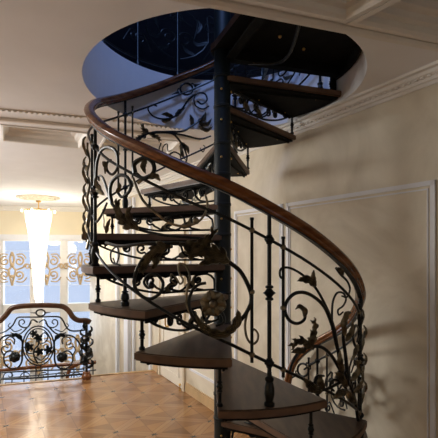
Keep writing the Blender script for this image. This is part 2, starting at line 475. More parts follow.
for a, t, b in ((-6.5, -.09, -.83), (-16.6, -.10, -.83), (-112, -.10, -.84), (-125, -.08, -.78), (115.6, -.11, -.80), (126.3, -.10, -.82), (61.5, -.10, -.86), (196, -.1, -.83), (184, -.1, -.83), (-61, -.1, -.83), (-71, -.1, -.83)): rod(a, t, b)

# scrollwork traced on the cylinder
def scroll(P, side='f', r=.0085, r1=None, off=0, leaves=(), balls=(), mi='iron', name='scroll'):
    r *= 1.12; pts = catmull([at(x, y, side) for x, y in P], 4)
    bm = NEW(); tube(bm, pts, r, 7, r1 or r*.7)
    for x, y, rr in balls: ball(bm, at(x, y, side), rr)
    o = obj(name, bm, mi, stair, whole=True)
    for L in leaves:
        pth, w = L[0], L[1]*1.2
        bm = NEW(); (frond if w > .027 else leaf)(bm, [at(x, y, side)+radial(at(x, y, side))*(.012) for x, y in pth], w*(.9 if w > .027 else 1), (radial if side == 'f' else (lambda p: radial(p)*-1)), L[2] if len(L) > 2 else 4)
        obj('acanthus_leaf', bm, 'bronze', o, label='bronzed curling acanthus leaf', whole=True)
    return o
def lone_leaf(P, w, side='f', lobes=4, m='bronze'):
    bm = NEW(); leaf(bm, [at(x, y, side)+radial(at(x, y, side))*.012 for x, y in P], w, (radial if side == 'f' else (lambda p: radial(p)*-1)), lobes, curl=.02)
    return obj('acanthus_leaf', bm, m, stair)
# centre: great C scroll around the flower
s = scroll([(229, 262), (240, 271), (248, 285), (251.5, 298), (248, 310), (240, 321), (229, 331), (217, 334), (204, 329), (193, 317), (189, 303), (192, 291), (198, 285), (206, 283)], r=.0105, r1=.008,
           leaves=[([(229, 262), (219, 254), (208, 250), (197, 252), (188, 258)], .035, 5), ([(222, 258), (212, 252), (207, 244), (209, 236)], .026, 3),
                   ([(232, 330), (222, 334), (210, 331), (200, 322), (196, 312)], .022, 4), ([(224, 333), (234, 326), (238, 316), (237, 309)], .022, 3),
                   ([(229, 262), (218, 259), (206, 262), (198, 266)], .022, 4)])
c = at(213.5, 303); n = radial(c)
bm = NEW(); flower(bm, c+n*.02, n, .068, 6); fl = obj('iron_flower', bm, 'bronze', stair, label='bronzed six-petal iron flower')
bm = NEW(); ball(bm, c+n*.045, .02, (1, 1, 1), 12, 8); obj('flower_centre', bm, 'bronze', fl)
bm = NEW(); tube(bm, [c-n*.0, c-n*.02+EZ*-.03, at(205, 322)], .007); obj('stem', bm, 'iron', fl)
scroll([(213, 303), (222, 313), (224, 322), (216, 326)], r=.009, r1=.006)
# long stem from the left to the centre
scroll([(106, 243), (118, 246), (132, 245), (150, 243), (175, 243), (200, 244), (215, 250)], r=.009, leaves=[([(180, 243), (192, 246), (203, 243), (212, 236), (214, 228)], .03, 4), ([(188, 247), (200, 252), (209, 258)], .025, 3)])
# big left loop
scroll([(172, 246), (157, 249), (145, 257), (137, 270), (134, 283), (139, 294), (150, 299), (160, 293), (163, 283), (157, 275), (149, 275), (144, 282), (148, 288), (153, 286)], r=.011, r1=.007,
       leaves=[([(172, 246), (160, 248), (152, 256), (147, 265), (143, 273)], .03, 5), ([(164, 248), (158, 256), (157, 264), (153, 270)], .02, 3)], balls=[(151.5, 285.5, .018)])
# squiggle tendril
scroll([(193, 318), (187, 305), (187, 290), (190, 278), (186, 266), (179, 264), (179, 272), (183, 280), (180, 284), (176, 278), (171, 274), (172, 281), (177, 285)], r=.0065, r1=.004, mi='bronze', name='tendril')
scroll([(120, 265), (112, 262), (111, 252), (117, 247), (119, 256), (116, 264), (113, 258)], r=.0055, r1=.004, name='tendril')
# upper left curves
scroll([(133, 178), (139, 193), (145, 203), (157, 214), (168, 222), (180, 226), (194, 224), (203, 217), (207.5, 205), (205, 194)], r=.007, r1=.006, mi='bronze', balls=[(196, 221, .018)])
s = scroll([(112, 204), (110, 192), (112, 182), (119, 175.5), (127, 177), (131, 186), (128, 193), (122, 197), (118, 193)], r=.011, r1=.008, leaves=[([(118, 193), (122, 188), (121, 183)], .012, 2)])
scroll([(112, 204), (119, 212), (127, 222), (138, 229), (152, 233), (170, 236), (195, 238), (212, 240)], r=.009, r1=.007,
       leaves=[([(138, 229), (127, 222), (121, 211), (121, 199)], .032, 5), ([(140, 230), (133, 222), (130, 212), (134, 206)], .02, 3)])
scroll([(96, 180), (97, 163), (101, 151), (108, 147), (115, 150), (118, 159), (117, 169), (112, 174.5), (107, 170), (107, 163), (111, 160)], r=.009, r1=.007, leaves=[([(105, 162), (108, 167), (107, 174)], .014, 2)])
scroll([(135, 173), (134, 165), (139, 160), (147, 158), (153, 163), (154, 171), (149, 177), (142, 178), (137, 174)], r=.013, r1=.01, leaves=[([(147, 160), (145, 167), (147, 174)], .016, 3)])
scroll([(138, 183), (145, 178), (153, 177), (160, 180)], r=.008, r1=.006, mi='bronze', leaves=[([(150, 178), (157, 176), (161, 180)], .014, 2)])
scroll([(110, 200), (107, 190), (103, 178), (99, 176), (99, 181)], r=.008, r1=.006, leaves=[([(103, 190), (99, 184), (98, 176)], .016, 3), ([(106, 195), (100, 190), (97, 192)], .014, 3)])
scroll([(93, 215), (96, 222), (101, 216), (107, 203)], r=.008)
scroll([(107, 232), (104, 227), (104, 220), (103, 214)], r=.005, r1=.003, mi='bronze', name='tendril', leaves=[([(108, 233), (110, 226), (112, 219)], .014, 2)])
# beads on the edge posts
for a, z0, z1 in ((74, .02, .74), (-74, -1.12, -.42)):
    bm = NEW(); pts = [cyl(a+1.4*math.sin(i*.9), z0+(z1-z0)*i/20, RR+.008*math.cos(i*1.3)) for i in range(21)]
    tube(bm, pts, .011, 7, .008); g = obj('vine_garland', bm, 'bronze', stair)
    for k in range(7):
        i = 2+k*2.6; z = z0+(z1-z0)*i/20; sg = 1 if k % 2 else -1
        bm = NEW(); leaf(bm, [cyl(a, z), cyl(a+sg*3, z+.03, RR+.015), cyl(a+sg*5.5, z+.075, RR+.03), cyl(a+sg*5, z+.11, RR+.02)], .022, radial, 3)
        obj('acanthus_leaf', bm, 'bronze', g)
# right-hand bouquet
scroll([(343, 372), (339, 355), (335, 338), (331, 322), (323, 305), (309, 294), (296, 293), (287, 301), (285, 311), (289, 320), (297, 323.5), (304, 320), (305, 313), (301, 308)], r=.010, r1=.008,
       leaves=[([(303, 317), (303, 310), (298, 306), (294, 309)], .014, 2)])
scroll([(340, 368), (337, 345), (334, 328), (328, 311), (317, 290), (304, 276), (290, 268), (281, 269), (280, 276), (283, 279)], r=.0075, r1=.006,
       leaves=[([(314, 286), (308, 280), (301, 279), (296, 281)], .02, 3), ([(313, 285), (311, 278), (312, 270)], .016, 3)])
scroll([(344, 378), (338, 366), (330, 354), (321, 347), (310, 347), (300, 351), (293, 361), (290, 371)], r=.010, r1=.007,
       leaves=[([(312, 349), (302, 341), (294, 341), (289, 346)], .026, 4), ([(311, 347), (310, 337), (312, 326), (310, 319)], .024, 4), ([(304, 350), (296, 350), (290, 352)], .016, 3)])
scroll([(332, 330), (332, 312), (333, 301), (337, 293), (343, 293), (346, 299), (343, 306), (338, 310), (339, 315), (343, 312)], r=.006, r1=.005, name='tendril')
scroll([(348, 385), (346, 360), (343, 335), (345, 318)], r=.011, r1=.008,
       leaves=[([(343, 335), (341, 324), (344, 314), (349, 312)], .022, 4), ([(344, 340), (349, 330), (350, 320)], .02, 3), ([(341, 372), (337, 360), (338, 350)], .02, 3)])
scroll([(336, 268), (341, 275), (347, 281), (350, 289), (347, 297), (342, 296)], r=.007, r1=.005, leaves=[([(341, 275), (338, 270), (334, 268)], .014, 2)])
scroll([(344, 380), (333, 386), (322, 390), (315, 384), (317, 376), (324, 376)], r=.009, r1=.006,
       leaves=[([(320, 390), (312, 388), (306, 382), (302, 377)], .022, 4), ([(322, 388), (318, 380), (319, 374)], .018, 3)])
scroll([(348, 392), (341, 382), (333, 380), (330, 386), (334, 391)], r=.008, r1=.006, leaves=[([(345, 386), (338, 376), (333, 372)], .02, 3), ([(344, 392), (336, 393), (331, 398)], .02, 3)])
scroll([(358, 420), (355, 400), (350, 385), (345, 372)], r=.010, r1=.008, leaves=[([(352, 392), (358, 382), (358, 372)], .024, 4), ([(354, 402), (347, 396), (344, 388)], .022, 4), ([(349, 380), (355, 370), (354, 360)], .022, 3)])
scroll([(358, 350), (354, 343), (353, 333), (356, 325), (359, 332), (357, 342)], r=.008, r1=.006, leaves=[([(356, 345), (352, 352), (350, 360)], .018, 3)])
# loops on the rods of the front group
scroll([(252, 297), (248, 310), (245, 325), (247, 338), (252, 344), (257, 341), (258, 334), (254, 329), (252, 334)], r=.0065, r1=.005, mi='bronze', name='tendril')
# far side, above the front handrail
scroll([(150, 133), (165, 132.6), (183, 135), (200, 139), (211, 136)], 'b', r=.010, r1=.008)
scroll([(165, 132), (172, 131.7), (183, 131.2), (192, 126), (199, 121), (204, 115)], 'b', r=.011, r1=.008,
       leaves=[([(193, 126), (192, 119), (190, 114)], .02, 3), ([(198, 121), (204, 118), (206, 111)], .022, 3), ([(199, 123), (207, 124), (212, 118)], .02, 3), ([(199, 126), (207, 130), (213, 126)], .018, 3)])
scroll([(165, 132.5), (173, 134), (179, 140), (184, 148), (187, 158), (184, 166)], 'b', r=.010, r1=.007, leaves=[([(180, 142), (187, 148), (189, 154)], .022, 3), ([(181, 144), (182, 153), (186, 160)], .02, 3)])
scroll([(165, 132), (155, 132), (147, 134), (141, 137)], 'b', r=.010, r1=.007, leaves=[([(150, 133), (144, 130), (142, 124)], .026, 4), ([(150, 134), (157, 137), (160, 141)], .024, 4), ([(148, 134), (139, 138), (135, 143)], .026, 4)])
scroll([(161, 143), (159, 150), (162, 154), (163, 147), (167, 144), (168, 151), (172, 150)], 'b', r=.006, r1=.005, name='tendril')
scroll([(200, 148), (203, 152), (205, 147), (203, 145)], 'b', r=.005, r1=.004, name='tendril')
scroll([(172, 161), (169, 156), (174, 152), (180, 155), (181, 161)], 'b', r=.008, r1=.007)
scroll([(197, 101), (202, 104), (207, 100), (205, 94), (198, 93), (194, 99), (196, 106), (203, 109), (209, 106)], 'b', r=.008, r1=.007)
scroll([(196, 94), (189, 99), (182, 109), (174, 117), (163, 119), (153, 116), (148, 109), (152, 105), (157, 106)], 'b', r=.009, r1=.007,
       leaves=[([(174, 117), (167, 114), (162, 114)], .02, 3), ([(176, 116), (180, 111), (186, 107)], .02, 3), ([(172, 118), (165, 121), (162, 120)], .016, 3)])
# ring with spearheads between the two rails
def ring_arrow(x, y, side, dx, dy):
    c = at(x, y, side); nr = radial(c); s = (at(x+dx, y+dy, side)-at(x-dx, y-dy, side)).normalized(); u = s.cross(nr)
    bm = NEW(); tube(bm, [c+(s*math.cos(2*PI*k/14)*.065+u*math.sin(2*PI*k/14)*.055) for k in range(15)], .010, 6)
    for g in (-1, 1):
        for t in (-1, 1): tube(bm, [c+s*g*.055+u*t*.02, c+s*g*.08+u*t*.03, c+s*g*.095+u*t*.012], .007, 5)
        b = c+s*g*.09
        tube(bm, [b, b+s*g*.03, b+s*g*.075], .016, 6, .003)
    return obj('ring_ornament', bm, 'iron', stair)
ring_arrow(186.5, 89, 'b', 8, -3)
ring_arrow(303, 370, 'b', 4, -3)

# panels of the far lower right and of the flight behind the platform, in a regular motif
def motif(a, sg=1, s=1.0, hz=-.47, kr=RR, zf=rail_z, parent=None, m1='iron', m2='bronze'):
    par = parent or stair
    def q(u, v): aa = a+sg*u*62*s; return cyl(aa, zf(aa)+hz+v*s, kr)
    bm = NEW()
    for P, r in ((spiral((.12, .12), .02, .10, 0, 1.3)+[(.1, -.05), (-.02, -.2), (-.16, -.26)], .009),
                 (spiral((-.12, -.05), .02, .085, 2, -1.3)+[(-.02, .02), (.0, .16), (-.1, .25)], .009),
                 (spiral((.16, -.17), .015, .06, 1, 1.2)+[(.05, -.26)], .008),
                 (spiral((-.17, .18), .012, .05, 4, -1.2)+[(-.05, .1)], .007)):
        tube(bm, catmull([q(u, v) for u, v in P], 2), r, 6, r*.8)
    o = obj('scroll', bm, m1, par)
    for pth in ([(.1, -.05), (.0, -.08), (-.06, -.02)], [(-.02, .02), (.03, .12), (-.01, .2)], [(-.02, -.2), (-.1, -.16), (-.14, -.1)]):
        bm = NEW(); leaf(bm, [q(u, v) for u, v in pth], .02, radial, 3); obj('small_leaf', bm, m2, o)
for a in (207, 226): motif(a, 1, .9)
for a in (-92, -104): motif(a, -1, .72)

# landing of dark boards and its channel
LZ = 1.50
bm = NEW()
pts = []
for k in range(15):
    a = 252 + (344-252)*k/14; v = Vector((X0, D, 0))+dirp(a)*.99; pts.append((v.x, v.y))
for a in (400, 440, 130, 165, 190):
    v = Vector((X0, D, 0))+dirp(a)*.09; pts.append((v.x, v.y))
prism(bm, pts, LZ, LZ+.05, (0, 0, 1))
pl = obj('landing', bm, ['tread', 'plate'], stair, False)
bm = NEW()
for a in (343, 253.5):
    d = dirp(a); e = Vector((-d.y, d.x, 0))
    sg = 1 if a > 300 else -1
    box(bm, Vector((X0, D, LZ-.035)) + d*.52 + e*(.062*sg), d, e, EZ, .94, .02, .085)
    box(bm, Vector((X0, D, LZ-.07)) + d*.52 + e*(.035*sg), d, e, EZ, .94, .06, .014)
ap = [cyl(252+92*k/14, LZ-.045, .985) for k in range(15)]
sweep(bm, ap, [(-.006, -.045), (.006, -.045), (.006, .045), (-.006, .045)], up=EZ)
obj('edge_channel', bm, 'plate', pl, False)
bm = NEW(); d = dirp(343); e = Vector((-d.y, d.x, 0))
box(bm, Vector((X0, D, LZ+.028)) + d*.53 + e*.072, d, e, EZ, .94, .028, .05)
obj('nosing', bm, 'tread_edge', pl, False, label='reddish wooden nosing strip')
bm = NEW()
for s in (.2, .4, .62, .82): ball(bm, Vector((X0, D, LZ-.035)) + d*s + e*.076, .012)
for a, s in ((300, .45), (275, .6), (322, .7)): ball(bm, cyl(a, LZ-.004, s), .013)
obj('bolt', bm, 'gold', pl)
bm = NEW(); box(bm, cyl(252.5, LZ-.085, .97), dirp(252), Vector((-dirp(252).y, dirp(252).x, 0)), EZ, .04, .03, .24); obj('bracket', bm, 'plate', pl, False)
# curved brace under the landing
bm = NEW(); tube(bm, catmull([cyl(262, LZ-.07, .2), cyl(285, LZ-.12, .45), cyl(320, LZ-.1, .7), cyl(335, LZ-.02, .93)], 6), .012); obj('brace', bm, 'iron', pl)

# ------------------------------------------------------------------ balustrade around the opening upstairs
UF = 1.72
RU = 1.08
up = empty('upper_balustrade', (X0, D, UF), 'black scrollwork balustrade ringing the opening on the floor above', 'railing')
def arc(a0, a1, z, r, n=48): return [cyl(a0+(a1-a0)*i/n, z, r) for i in range(n+1)]
bm = NEW(); sweep(bm, arc(-10, 250, UF+.95, RU), prof, up=EZ); obj('handrail', bm, 'railwood', up)
bm = NEW(); tube(bm, arc(-10, 250, UF+.82, RU), .010); obj('upper_rail', bm, 'iron', up)
bm = NEW(); tube(bm, arc(-10, 250, UF+.10, RU), .010); obj('lower_rail', bm, 'iron', up)
bm = NEW(); p = cyl(-10, 0, RU); lathe(bm, (p.x, p.y, 0), [(.03, UF), (.03, UF+.05), (.014, UF+.08), (.012, UF+.93)], 10); ps = obj('baluster_post', bm, 'iron', up)
for a in range(20, 251, 23):
    q = cyl(a, UF, RU); o = dup(ps, q-wloc(up)+Vector((0, 0, 0)), up)
for i, a in enumerate(range(8, 245, 23)): motif(a, 1 if i % 2 else -1, .95, UF+.46, RU, lambda a: 0, up, 'iron', 'iron')

# ------------------------------------------------------------------ room shell
def W(s, z, off=0):            # point on the right wall, s metres along it
    return WN*(WO-off) + WD*s + EZ*z
def wall_s(xpx):               # distance along the wall where a pixel column meets it
    k = (xpx-CX)/FP; Y = WO/(WN.y+WN.x*k); p = Vector((k*Y, Y, 0)); return p.dot(WD)
BACKS = 11.2
DN = -5.2
bm = NEW(); box(bm, WN*(WO+.1) + WD*((-4.5+BACKS)/2) + EZ*((DN+CEIL+.5)/2), WN, WD, EZ, .2, BACKS+4.5, CEIL+.5-DN)
struct('wall_right', bm, 'wall')
E1, E2 = plane_pt(0, 385.5, FLOOR), plane_pt(83, 378.5, FLOOR)
E3, E4 = plane_pt(88, 376.5, FLOOR), plane_pt(157, 370.5, FLOOR)
eL = E1 + (E1-E2).normalized()*5
eR = E4 + (E4-E3).normalized()*.3
cs = [eL, E2, E3, eR]
S0 = W(-4.5, FLOOR); 
bm = NEW(); poly = [(p.x, p.y) for p in cs] + [(S0.x+.05, S0.y), (S0.x-8.8*WN.x, S0.y-8.8*WN.y)]
prism(bm, poly, FLOOR-.3, FLOOR); struct('floor', bm, 'parquet')
# light edge strip of the landing
bm = NEW()
for a, b in ((eL, E2), (E3, eR)):
    d = (b-a).normalized(); e = Vector((-d.y, d.x, 0)); box(bm, (a+b)/2 + e*.02 - EZ*.05, d, e, EZ, (b-a).length, .05, .12)
struct('trim_1', bm, 'base')
bm = NEW(); box(bm, (-2, 5, DN-.1), EX, EY, EZ, 22, 22, .2); struct('floor_stairwell', bm, 'parquet')
# left, back walls
LW0 = Vector((-6.2, 9.6, 0)); RWc = W(BACKS, 0)
def wallbox(name, a, b, z0, z1, m, t=.2):
    d = (b-a); L = d.length; d.normalize(); e = Vector((-d.y, d.x, 0))
    bm = NEW(); box(bm, Vector(((a.x+b.x)/2, (a.y+b.y)/2, (z0+z1)/2)), d, e, EZ, L, t, z1-z0); return struct(name, bm, m)
LWf = Vector((-5.5, -3.5, 0)); RB = W(-4.5, 0)
farL = Vector((RWc.x-6.5, RWc.y-1.2, 0))
wallbox('wall_left', farL, Vector((farL.x+.6, -4.2, 0)), DN, CEIL+.5, 'cream')
wallbox('wall_behind', Vector((farL.x-.2, -4.2, 0)), Vector((RB.x+.3, -4.2, 0)), DN, CEIL+.5, 'cream')

# far wall with tall windows
FD = (farL-Vector((RWc.x, RWc.y, 0))).normalized()       # to the left
FN = Vector((FD.y, -FD.x, 0))
if FN.y > 0: FN = -FN                                    # towards the room
def F(s, z, off=0): return Vector((RWc.x, RWc.y, 0)) + FD*s + FN*off + EZ*z
def far_s(xpx):
    k = (xpx-CX)/FP; o = Vector((RWc.x, RWc.y, 0)); # ray (k,1)*Y meets o+FD*s
    det = k*(-FD.y)+FD.x; Y = (o.x*(-FD.y)+o.y*FD.x)/det; p = Vector((k*Y, Y, 0)); return (p-o).dot(FD), Y
def far_z(xpx, y): s, Y = far_s(xpx); return -(y-CY)/FP*Y
zt = far_z(64, 240); zm1 = far_z(64, 303.5); zm0 = far_z(64, 312); zb = -4.2
Lf = 6.6
edges = [far_s(x)[0] for x in (94, 66.5, 61.5, 41.5, 31.5, 2, -3)]
panes = [(edges[0], edges[1]), (edges[2], edges[3]), (edges[4], edges[5])]
w4 = edges[6]; pw = edges[5]-edges[4]
panes.append((w4, w4+pw)); panes.append((w4+pw+.3, w4+2*pw+.3))
def fbox(bm, s0, s1, z0, z1, o0, o1): box(bm, F((s0+s1)/2, (z0+z1)/2, (o0+o1)/2), FD, FN, EZ, s1-s0, abs(o1-o0), z1-z0)
bm = NEW()
fbox(bm, -.3, Lf, zt, CEIL+.5, -.3, 0); fbox(bm, -.3, Lf, DN, zb, -.3, 0)
fbox(bm, -.3, panes[0][0], zb, zt, -.3, 0); fbox(bm, panes[-1][1], Lf, zb, zt, -.3, 0)
struct('wall_back', bm, 'cream')
for i, (a, b) in enumerate(panes):
    bm = NEW(); pa = panes[i-1][1] if i else a-.06
    fr = .035
    for s0, s1, z0, z1 in ((a-.0, a+fr, zb, zt), (b-fr, b, zb, zt), (a, b, zt-fr, zt), (a, b, zb, zb+fr), (a, b, zm0, zm1)):
        fbox(bm, s0, s1, z0, z1, -.12, .02)
    w = struct('window_%d' % (i+1), bm, 'winframe')
    bm = NEW(); fbox(bm, a+fr, b-fr, zb+fr, zt-fr, -.075, -.07)
    obj('pane', bm, 'glass', w, False)
bm = NEW()
for i in range(1, len(panes)): fbox(bm, panes[i-1][1], panes[i][0], zb, zt, -.2, .0)
struct('trim_2', bm, 'winframe')
bm = NEW()                                                # casing of the window band
fbox(bm, 0.02, panes[-1][1]+.2, zt, zt+.14, 0, .06); fbox(bm, panes[0][0]-.13, panes[0][0], zb, zt, 0, .05)
struct('trim_3', bm, 'trim')

# gold ornament bands in front of the windows
def ornament(z0, z1, s0, s1, label):
    g = empty('gold_ornament_band', F((s0+s1)/2, z0, .08), label, 'ornament', None)
    h = z1-z0; per = h*1.0; n = int((s1-s0)/per); first = None
    for k in range(n):
        c = s0 + per*(k+.5); mz = (z0+z1)/2
        q = lambda u, v: F(c+u*h, mz+v*h, .08)
        bm = NEW()
        for sx in (-1, 1):
            for P, r in ((spiral((.2*sx, .22), .03, .15, 0 if sx > 0 else PI, 1.3*sx), .022), (spiral((.2*sx, -.2), .03, .14, 0 if sx > 0 else PI, -1.3*sx), .022),
                         ([(.0, .5), (.06*sx, .3), (.02*sx, .05), (.1*sx, -.05), (.05*sx, -.3), (0, -.52)], .026),
                         (spiral((.42*sx, .05), .02, .10, 1, 1.2*sx), .018), ([(.1*sx, -.05), (.3*sx, .02), (.42*sx, .12)], .02), ([(.12*sx, .42), (.3*sx, .44), (.4*sx, .3)], .016), ([(.12*sx, -.4), (.3*sx, -.42), (.42*sx, -.28)], .016)):
                tube(bm, [q(u, v) for u, v in catmull2(P)], r*h*1.3, 5)
        ball(bm, q(0, .1), .07*h); ball(bm, q(0, -.25), .06*h); ball(bm, q(0, .42), .05*h)
        if first is None: first = obj('scroll_motif', bm, 'grille', g); base = c
        else: bm.free(); o = dup(first, first.location + FD*(c-base), g)
    bm = NEW()
    for zz in (z0-.03*h, z1+.03*h): tube(bm, [F(s0-.02, zz, .08), F(s1+.05, zz, .08)], .006, 5)
    obj('mounting_wire', bm, 'winframe', g)
def catmull2(P):
    return [(v.x, v.y) for v in catmull([Vector((a, b, 0)) for a, b in P], 2)]
sA = far_s(97)[0]; sB = panes[2][1]+.9
ornament(far_z(50, 284), far_z(50, 252), sA, sB, 'upper band of gold scroll ornament across the tall windows')
ornament(far_z(50, 372), far_z(50, 335), sA, sB, 'lower band of gold scroll ornament on the windows behind the balcony railing')

# ------------------------------------------------------------------ ceiling with opening and coffers
bm = NEW()
prism(bm, [(-9.5, -4.6), (4.9, -4.6), (4.9, 12.5), (-9.5, 12.5)], CEIL, UF)
slab = struct('ceiling', bm, ['ceil', 'coffer'])
def cutter(bm):
    me = bpy.data.meshes.new('cut'); bmesh.ops.recalc_face_normals(bm, faces=bm.faces); bm.to_mesh(me); bm.free()
    me.materials.append(M['ceil']); me.materials.append(M['coffer'])
    o = bpy.data.objects.new('cut', me); C.objects.link(o); return o
bm = NEW(); prism(bm, [tuple(cyl(a, 0, 1.006).xy) for a in range(0, 360, 4)], CEIL-.2, UF+.2)
cuts = [cutter(bm)]
def coffer(px, depth=.16):
    P = [plane_pt(x, y, CEIL) if isinstance(x, (int, float)) else x for x, y in px]
    bm = NEW(); prism(bm, [(p.x, p.y) for p in P], CEIL-.2, CEIL+depth, (0, 0, 0))
    for f in bm.faces:
        if f.calc_center_median().z > CEIL+depth-.001: f.material_index = 1
    cuts.append(cutter(bm)); return P
WDn = Vector((.59, -.81, 0)).normalized()
c0 = plane_pt(358, 20, CEIL); c1 = plane_pt(438, 37, CEIL)
cb = (c1-c0).normalized(); 
cofA = [c0, c0+cb*1.35, c0+cb*1.35+WDn*1.9, c0+WDn*1.9]
d0 = plane_pt(346, 16.5, CEIL); db = cb
cofB = [d0, d0-db*1.7, d0-db*1.7+WDn*1.9, d0+WDn*1.9]
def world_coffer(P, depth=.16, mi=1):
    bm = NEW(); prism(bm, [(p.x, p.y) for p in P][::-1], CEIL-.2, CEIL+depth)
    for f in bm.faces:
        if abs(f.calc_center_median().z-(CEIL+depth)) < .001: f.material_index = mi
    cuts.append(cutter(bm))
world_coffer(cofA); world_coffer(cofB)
qx = [plane_pt(3, 125, CEIL), plane_pt(88, 133, CEIL), plane_pt(79, 147.5, CEIL), plane_pt(3, 140, CEIL)]
qy = [plane_pt(108, 135, CEIL), plane_pt(179, 141, CEIL), plane_pt(167, 154, CEIL), plane_pt(98, 149.5, CEIL)]
world_coffer(qx, .14, 0); world_coffer(qy, .14, 0)
bpy.context.view_layer.update()
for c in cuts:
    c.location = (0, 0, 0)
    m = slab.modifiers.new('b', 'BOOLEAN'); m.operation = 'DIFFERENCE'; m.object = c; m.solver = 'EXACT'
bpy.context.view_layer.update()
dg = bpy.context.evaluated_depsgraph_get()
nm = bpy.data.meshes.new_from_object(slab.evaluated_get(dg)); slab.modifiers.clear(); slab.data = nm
for c in cuts: bpy.data.objects.remove(c)

tn = [10]
def moulding(name, P, prof, m='mould', closed=False, dent=None, cornice=False):
    """sweep a profile (side, up) along a polyline at ceiling height"""
    bm = NEW()
    for a, b in zip(P, P[1:] + (P[:1] if closed else [])):
        if not closed and (b-a).length < 1e-6: continue
        sweep(bm, [a, b], prof, up=EZ)
        if dent:
            L = (b-a).length; d = (b-a).normalized(); e = d.cross(EZ); n = int(L/dent[0])
            for k in range(n): box(bm, a+d*(k+.5)*dent[0]+e*dent[1]+EZ*dent[2], d, e, EZ, dent[0]*.5, dent[3], dent[3])
    return struct(name, bm, m)
def close(P): return P
half = [(-.03, -.0), (.03, 0), (.03, -.012), (.015, -.025), (-.01, -.028), (-.03, -.012)]
stepp = [(-.05, 0), (.05, 0), (.05, -.015), (.02, -.02), (.01, -.04), (-.03, -.045), (-.05, -.03)]
def frame_ring(name, P, pf):
    """mitred moulding running round the inside of a coffer; pf: (inset, height above the ceiling plane)"""
    cen = sum(P, Vector())/len(P); n = len(P)
    def inset(dst):
        out = []
        L = []
        for i in range(n):
            a, b = P[i], P[(i+1) % n]; d = (b-a).normalized(); e = Vector((-d.y, d.x, 0))
            if (cen-a).dot(e) < 0: e = -e
            L.append((a+e*dst, d))
        for i in range(n):
            (a, d), (b, f) = L[i-1], L[i]
            det = d.x*(-f.y)+f.x*d.y; t = ((b.x-a.x)*(-f.y)+f.x*(b.y-a.y))/det
            out.append(a+d*t)
        return out
    bm = NEW(); rings = [[bm.verts.new((p.x, p.y, CEIL+z)) for p in inset(x)] for x, z in pf]
    m = len(rings)
    for k in range(m):
        A, B = rings[k], rings[(k+1) % m]
        for i in range(n): bm.faces.new([A[i], A[(i+1) % n], B[(i+1) % n], B[i]])
    return struct(name, bm, 'mould')
# moulding inside the coffers (white edge frames)
for P, n in ((cofA, 'trim_4'), (cofB, 'trim_5'), (qx, 'trim_6'), (qy, 'trim_7')):
    big = n in ('trim_4', 'trim_5')
    pf = [(-.035, 0), (-.035, -.014), (-.005, -.016), (.008, .0), (.012, .03), (.04, .04), (.046, .075), (.085, .085), (.095, .12), (.10, .159), (0, .159)] if big else [(-.02, 0), (-.02, -.01), (.0, -.012), (.012, .0), (.015, .05), (.05, .07), (.06, .10), (.10, .11), (.11, .139), (0, .139)]
    frame_ring(n, P, pf)
# frieze in coffer A
# long mouldings along the beams
a, b = plane_pt(170, -2, CEIL), plane_pt(438, 47, CEIL)
a2, b2 = plane_pt(230, 5, CEIL), plane_pt(438, 46, CEIL)
dd = (b2-a2).normalized(); moulding('trim_8', [a2-dd*2.5, b2+dd*.25], half)
dA = plane_pt(0, 109, CEIL); dB = plane_pt(86, 117, CEIL); dC = plane_pt(187, 129, CEIL)
moulding('trim_9', [dA-(dB-dA)*3, dB, dC], [(-.014, 0), (.014, 0), (.014, -.008), (-.014, -.008)], dent=(.045, 0, -.01, .016))
dA = plane_pt(0, 118, CEIL); dB = plane_pt(88, 126, CEIL); dC = plane_pt(200, 139, CEIL)
moulding('trim_10', [dA-(dB-dA)*3, dB, dC], half)
# cornice of the right wall
corn = [(0, 0), (.0, -.10), (.012, -.10), (.02, -.08), (.035, -.077), (.04, -.055), (.065, -.04), (.07, -.02), (.10, -.017), (.105, 0)]
p0, p1 = W(-4.4, CEIL), W(BACKS, CEIL)
bm = NEW(); sweep(bm, [p1, p0], [(x, y) for x, y in corn], up=EZ)
e = (p0-p1).normalized().cross(EZ)
chk = bm.verts[:][0]
n = 330; d = (p1-p0).normalized()
for k in range(n): box(bm, p0+d*(k+.5)*((p1-p0).length/n)-WN*.048-EZ*.05, d, WN, EZ, .022, .016, .016)
struct('trim_11', bm, 'mould')
# far wall cornice
bm = NEW(); fbox(bm, 0, Lf, CEIL-.06, CEIL, 0, .1); fbox(bm, 0, Lf, CEIL-.12, CEIL-.06, 0, .04); struct('trim_12', bm, 'mould')

# mouldings of the right wall
def wbox(bm, s0, s1, z0, z1, t=.014): box(bm, W((s0+s1)/2, (z0+z1)/2, t/2), WD, WN, EZ, abs(s1-s0), t, abs(z1-z0))
def wz(xpx, y): k = (xpx-CX)/FP; Y = WO/(WN.y+WN.x*k); return -(y-CY)/FP*Y
pz = .48
def panel(n, s0, s1, z1, z0, w=.032):
    bm = NEW(); wbox(bm, s0, s1, z1-w, z1); wbox(bm, s0, s1, z0, z0+w); wbox(bm, s0, s0-math.copysign(w, s0-s1), z0, z1); wbox(bm, s1, s1+math.copysign(w, s0-s1), z0, z1)
    for s_a in (s0-math.copysign(.05, s0-s1), s1+math.copysign(.05, s0-s1)): wbox(bm, s_a, s_a+.008, z0+.05, z1-.05, .008)
    wbox(bm, min(s0, s1)+.05, max(s0, s1)-.05, z1-.06, z1-.05, .008)
    struct(n, bm, 'trim')
panel('trim_13', wall_s(235), wall_s(283.5), pz, FLOOR+.35)
panel('trim_14', wall_s(287), wall_s(436), pz, FLOOR+.35)
panel('trim_16', wall_s(190), wall_s(231), pz, FLOOR+.35)
